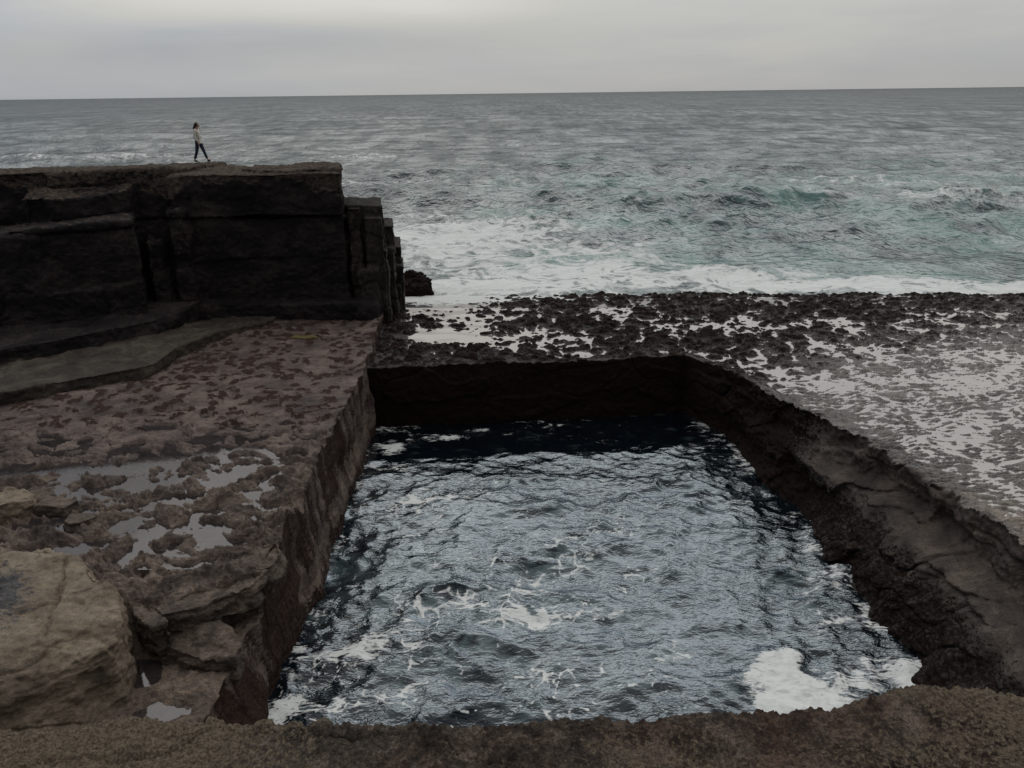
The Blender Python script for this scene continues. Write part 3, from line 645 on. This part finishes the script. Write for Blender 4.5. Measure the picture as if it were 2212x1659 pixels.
# ------------------------------------------------------------------ boulders and broken slabs, lower left
top = [(-9.0, 12.9), (-8.1, 12.35), (-7.1, 11.35), (-6.45, 10.55), (-6.4, 10.1), (-6.85, 9.55), (-7.6, 9.15), (-9.0, 8.9), (-12.5, 8.6), (-12.5, 12.7)]
zt = [.45, .5, .55, .5, .4, .35, .45, .55, .7, .6]
bot = [(-9.0, 12.9), (-7.9, 12.3), (-6.9, 11.3), (-6.35, 10.6), (-6.3, 9.9), (-6.6, 9.1), (-7.3, 8.55), (-9.0, 8.3), (-12.5, 8.2), (-12.5, 12.9)]
def bw(c, n):
    px, py = px_of(c[:, 0], c[:, 1], c[:, 2])
    return np.clip(.9 * blob(px, py, 20, 1120, 110, 55) + .75 * blob(px, py, 10, 1290, 75, 90) + .3 * perlin3(c[:, 0], c[:, 1], c[:, 2], 7), 0, 1)
def boulder_relief(me):
    c, n = co_of(me); x, y, z = c.T
    a = at(140, 1205, z=.5); b = at(100, 1385, z=.5)
    u = ((x - a[0]) * (b[0] - a[0]) + (y - a[1]) * (b[1] - a[1])) / ((b[0] - a[0]) ** 2 + (b[1] - a[1]) ** 2)
    wob = .07 * perlin2(y * 2.2, y * 0, 303) + .03 * perlin2(y * 8, y * 0, 304)
    dline = (x - a[0] - u * (b[0] - a[0])) + wob
    cr2 = np.exp(-(perlin2(x * .55 + 3, y * .8 + .6 * z, 307) / .018) ** 2) * sstep(perlin2(x * .7, y * .7, 308), -.1, .2)
    cr = .5 * cr2 + np.exp(-(dline / .028) ** 2) * sstep(u, -.05, .05) * sstep(u, 1.08, .95) * (n[:, 2] > .3)
    pl = plates(fbm3(x * .9 + .5 * z, y * 1.3, z * 2.5, 4, 305), 6, .8)
    d = .13 * pl + .03 * fbm3(x * 7, y * 7, z * 9, 3, 306) - .09 * cr
    set_co(me, c + n * d[:, None])
rock_thing('boulder', [(ring(bot, -1.1), ring(top, zt))], .03, M_bould, 'huge pale tan boulder with a long crack and a smooth wet top', 'boulder', weed=bw, smooth_it=22,
           amp=.24, sc=.8, strata=.07, sz=2.6, crack=.0, fine=.04, seed=300, post=boulder_relief)
def relief(me):
    c, n = co_of(me); x, y, z = c.T
    d = .10 * plates(fbm3(x * 1.6, y * 1.9, z * 3, 4, 405), 6, .8) + .03 * fbm3(x * 6, y * 6, z * 8, 3, 406)
    set_co(me, c + n * d[:, None])
def small(px, py, z, rx, ry, h, seed, label, material=M_slab, name='stone'):
    x, y, _ = at(px, py, z=z); rng = random.Random(seed); pts = []
    for k in range(7):
        a = k / 7 * 6.283 + rng.uniform(-.25, .25); q = rng.uniform(.8, 1.1); pts.append((x + rx * q * math.cos(a), y + ry * q * math.sin(a)))
    return rock_thing(name, [block(pts, z - .25, [z + h * rng.uniform(.7, 1.1) for _ in pts], .12)], .02, material, label, 'rock', weed=(lambda c, n: np.zeros(len(c))) if material is M_bould else None, smooth_it=3,
                      amp=.12, sc=2.0, strata=.05, sz=5, crack=0, fine=.04, seed=seed)
small(15, 1105, .1, .75, .5, .38, 310, 'smooth pale rounded stone behind the pale boulder at the left edge', M_bould)
small(85, 1085, .08, .42, .3, .24, 311, 'angular brown stone leaning beside the pale rounded stone')
small(125, 1098, .08, .5, .3, .2, 312, 'flat topped brown stone in the middle of the rubble behind the boulder')
small(172, 1130, .08, .35, .25, .16, 313, 'smallest brown stone at the right end of the rubble')
# slab at the broken terrace corner and rounded block beneath it
pts = [at(*p, z=.16)[:2] for p in [(345, 1318), (440, 1300), (545, 1262), (590, 1215), (575, 1180), (470, 1205), (380, 1250), (330, 1290)]]
rock_thing('rock_slab', [block(pts, -.34, [.06, .09, .12, .12, .04, -.05, -.06, -.04])], .02, M_slab, 'cracked overhanging brown slab at the broken corner of the terrace', 'rock slab', smooth_it=1, amp=.12, sc=1.6, strata=.05, sz=7, crack=.0, fine=.04, seed=320, post=relief)
pts = [at(*p, z=-.35)[:2] for p in [(345, 1388), (440, 1420), (505, 1415), (522, 1392), (490, 1352), (420, 1335), (350, 1345)]]
rock_thing('rock_block', [block(pts, -.9, [-.42, -.4, -.38, -.34, -.3, -.32, -.36], .03)], .02, M_slab, 'rounded brown rock block under the overhanging slab', 'rock block', smooth_it=3, amp=.14, sc=1.5, strata=.06, sz=6, crack=0, fine=.04, seed=330, post=relief)

for k_, (ps, z_, h_, lab) in enumerate((
        ([(300, 1296), (352, 1322), (362, 1345), (330, 1356), (292, 1330), (280, 1300)], -.25, .26, 'angular brown slab wedged between the boulder and the rounded block'),
        ([(545, 1180), (600, 1170), (612, 1190), (588, 1222), (540, 1235), (515, 1205)], .02, .15, 'thin brown slab broken on the rim of the pool above the corner'))):
    pts = [at(*p, z=z_ + h_)[:2] for p in ps]
    rock_thing('rock_slab', [block(pts, z_ - .35, [z_ + h_ * q for q in (.9, 1.0, 1.05, .95, .8, .75)], .04)], .02, M_slab, lab, 'rock slab', smooth_it=1, amp=.07, sc=2, strata=.04, sz=7, crack=0, fine=.03, seed=360 + k_, post=relief)

# ------------------------------------------------------------------ yellow weed at the cliff foot
pts = [at(*p, z=.1)[:2] for p in [(628, 731), (640, 726), (680, 726), (686, 730), (660, 733)]]
me = voxel('yellow_seaweed', [block(pts, 0.02, .15, .0)], .03, 3); weather(me, .06, 3, 0, 1, 0, .03, 350)
tag(obj('yellow_seaweed', me, plain('yellow_weed', (.10, .075, .02), .6, 14, .4, .4)), 'small yellow strip of seaweed on the terrace under the cliff', 'seaweed')

# ------------------------------------------------------------------ rock ledge the viewer stands on
edge_px = [(-300, 1590), (0, 1567), (170, 1562), (300, 1540), (420, 1538), (600, 1553), (800, 1560), (1000, 1557), (1150, 1552), (1230, 1542), (1400, 1537), (1600, 1527), (1690, 1520), (1745, 1506), (1800, 1516), (1900, 1498), (1990, 1485), (2080, 1487), (2212, 1503), (2500, 1530)]
LZ = EYE - 1.62
e = np.array([at(p[0], p[1] - 20, z=LZ) for p in edge_px])
xs = np.linspace(-1.75, 1.75, 820); ye = np.interp(xs, e[:, 0], e[:, 1])
xs = np.r_[np.linspace(-9, -1.8, 60), xs, np.linspace(1.8, 9, 60)]; ye = np.r_[np.full(60, ye[0]), ye, np.full(60, ye[-1])]
a1 = np.r_[np.linspace(-4, -.75, 40), np.linspace(-.72, -.07, 190)]          # along the top, measured back from the brow
th = np.linspace(0, math.pi / 2, 40); R_ = .07
offy = np.r_[a1, -R_ + R_ * np.sin(th)[1:], np.full(40, 0) + np.linspace(0, .2, 40)]; offz = np.r_[np.zeros(len(a1)), -R_ + R_ * np.cos(th)[1:], -R_ - np.linspace(.01, 9.5, 40)]
X = np.repeat(xs[:, None], len(offy), 1); Y = ye[:, None] + offy[None]; Z = LZ + np.repeat(offz[None], len(xs), 0) + .0 * X
grit = .02 * fbm2(X * 3, Y * 3, 4, 400) + .007 * fbm2(X * 14, Y * 14, 4, 401, .6) + .010 * np.abs(fbm2(X * 38, Y * 38, 3, 402, .6))
cw = X + .25 * perlin2(X * 3, Y * 3, 407)
grit -= .022 * np.exp(-(perlin2(cw * 1.5, Y * 3.2 + .4 * cw, 408) / .02) ** 2) * sstep(perlin2(X * 1.1, Y * 1.1, 409), -.1, .2)
k1, k2, kr = worley2(X * 11, Y * 11, 410); grit += .018 * np.sqrt(np.clip(1 - (k1 / .33) ** 2, 0, 1)) * (kr > .86)
f1, f2, rid = worley2(X * 45, Y * 45, 403); grit += .008 * np.clip(1 - f1 / .5, 0, 1) * (rid > .35)
Z = Z + grit + .04 * perlin2(X * .8, Y * .8, 404); Y = Y + .5 * grit
weed = .5 + .45 * fbm2(X * 1.3, Y * 2, 3, 405) + .35 * np.interp(X, [-1.3, -.5, .1, .6, 1.3], [.5, .3, -.9, -.2, -.1])
led = grid('rock_ledge', np.stack([X, Y, Z], -1), M_front, {'weed': weed}, flip=False)
tag(led, 'rough olive brown rock ledge in the foreground', 'rock ledge', kind='structure')

# ------------------------------------------------------------------ person walking on the cliff
def skin(name, chain, edges, mat_, parent=None, sub=2):
    me = bpy.data.meshes.new(name); me.from_pydata([c[:3] for c in chain], edges, [])
    o = bpy.data.objects.new(name, me); COL.objects.link(o)
    o.modifiers.new('k', 'SKIN'); s = o.modifiers.new('s', 'SUBSURF'); s.levels = sub; s.render_levels = sub
    for i, c in enumerate(chain):
        v = me.skin_vertices[0].data[i]; v.radius = (c[3], c[4] if len(c) > 4 else c[3]); v.use_root = (i == 0)
    out = bpy.data.meshes.new_from_object(o.evaluated_get(bpy.context.evaluated_depsgraph_get())); out.name = name
    bpy.data.objects.remove(o); bpy.data.meshes.remove(me)
    return obj(name, out, mat_, parent)
M_skin = plain('skin', (.36, .22, .16), .6); M_knit = plain('cream_knit', (.52, .51, .47), .95, 40, .12, .3)
M_jean = plain('blue_denim', (.012, .02, .045), .9, 60, .3, .2); M_hair = plain('dark_hair', (.018, .012, .010), .6, 30, .4, .3); M_shoe = plain('dark_leather', (.02, .018, .018), .5)
fx, fy, fz = at(436, 356, y=32.0)
ck, _ = co_of(cl_me); near_ = np.abs(ck[:, 0] / ck[:, 1] - fx / fy) < .012
ck = ck[near_]; k_ = np.argmax((ck[:, 2] - EYE) / ck[:, 1]); fx, fy, fz = fx / fy * float(ck[k_, 1]), float(ck[k_, 1]), float(ck[k_, 2])
pr = bpy.data.objects.new('person', None); COL.objects.link(pr); pr.location = (fx, fy, fz - .02)
tag(pr, 'walking person with long dark hair, cream top and blue jeans on the cliff crown', 'person')
# x forward, y to the far side, z up; one continuous body
V = [(0, 0, .90, .115), (-.01, 0, 1.02, .10), (-.02, 0, 1.18, .105), (-.03, 0, 1.33, .10), (.0, 0, 1.42, .05), (.04, 0, 1.49, .055), (.085, 0, 1.535, .078), (.075, 0, 1.61, .06),
     (-.02, -.075, .84, .082), (-.10, -.08, .45, .055), (-.26, -.08, .10, .040), (-.15, -.08, .035, .028),
     (.03, .075, .84, .082), (.15, .08, .46, .055), (.27, .08, .10, .040), (.40, .08, .07, .028),
     (-.03, -.16, 1.33, .052), (-.04, -.20, 1.08, .040), (.07, -.19, .86, .030), (.10, -.185, .79, .028),
     (-.03, .16, 1.33, .052), (-.06, .20, 1.08, .040), (.02, .20, .86, .030), (.04, .195, .79, .028),
     (.165, 0, 1.51, .014), (.12, -.175, .735, .009), (.10, -.19, .72, .0095), (.08, -.2, .725, .009), (.13, -.17, .77, .010), (.06, -.2, .74, .008),
     (.06, .19, .735, .009), (.04, .2, .72, .0095), (.02, .205, .725, .009), (.07, .185, .77, .010), (.0, .205, .74, .008)]
E = [(0, 1), (1, 2), (2, 3), (3, 4), (4, 5), (5, 6), (6, 7), (0, 8), (8, 9), (9, 10), (10, 11), (0, 12), (12, 13), (13, 14), (14, 15), (3, 16), (16, 17), (17, 18), (18, 19), (3, 20), (20, 21), (21, 22), (22, 23),
     (6, 24), (19, 25), (19, 26), (19, 27), (19, 28), (19, 29), (23, 30), (23, 31), (23, 32), (23, 33), (23, 34)]
skin('body', V, E, M_skin, pr, 2)
G = [(-.005, 0, .93, .135, .145), (-.01, 0, 1.02, .122, .14), (-.02, 0, 1.18, .125, .15), (-.03, 0, 1.33, .12, .14), (-.01, 0, 1.40, .075), (-.03, -.17, 1.335, .068), (-.04, -.205, 1.08, .056), (.06, -.19, .88, .045), (-.03, .17, 1.335, .068), (-.06, .205, 1.08, .056), (.015, .20, .88, .045), (0.0, 0, .83, .14, .15)]
skin('cream_top', G, [(0, 1), (1, 2), (2, 3), (3, 4), (3, 5), (5, 6), (6, 7), (3, 8), (8, 9), (9, 10), (0, 11)], M_knit, pr, 2)
J = [(0, 0, .89, .125, .14), (-.02, -.08, .80, .10), (-.10, -.08, .45, .07), (-.24, -.08, .12, .058), (.03, .08, .80, .10), (.15, .08, .46, .07), (.26, .08, .12, .058), (0, 0, .95, .12, .135)]
skin('blue_jeans', J, [(0, 1), (1, 2), (2, 3), (0, 4), (4, 5), (5, 6), (0, 7)], M_jean, pr, 2)
skin('long_hair', [(.085, 0, 1.635, .095, .1), (.01, 0, 1.595, .105, .10), (-.05, 0, 1.50, .075, .09), (-.11, 0, 1.41, .05, .075), (-.15, 0, 1.34, .025, .04)], [(0, 1), (1, 2), (2, 3), (3, 4)], M_hair, pr, 2)
for sx_, zz_, yy_ in ((-.26, .055, -.08), (.27, .06, .08)):
    skin('shoe', [(sx_ - .03, yy_, zz_, .048), (sx_ + .06, yy_, zz_ - .005, .046), (sx_ + .15, yy_, zz_ - .015 + (.02 if sx_ > 0 else -.005), .034)], [(0, 1), (1, 2)], M_shoe, pr, 2)
pr.rotation_euler = (0, 0, math.radians(-6))
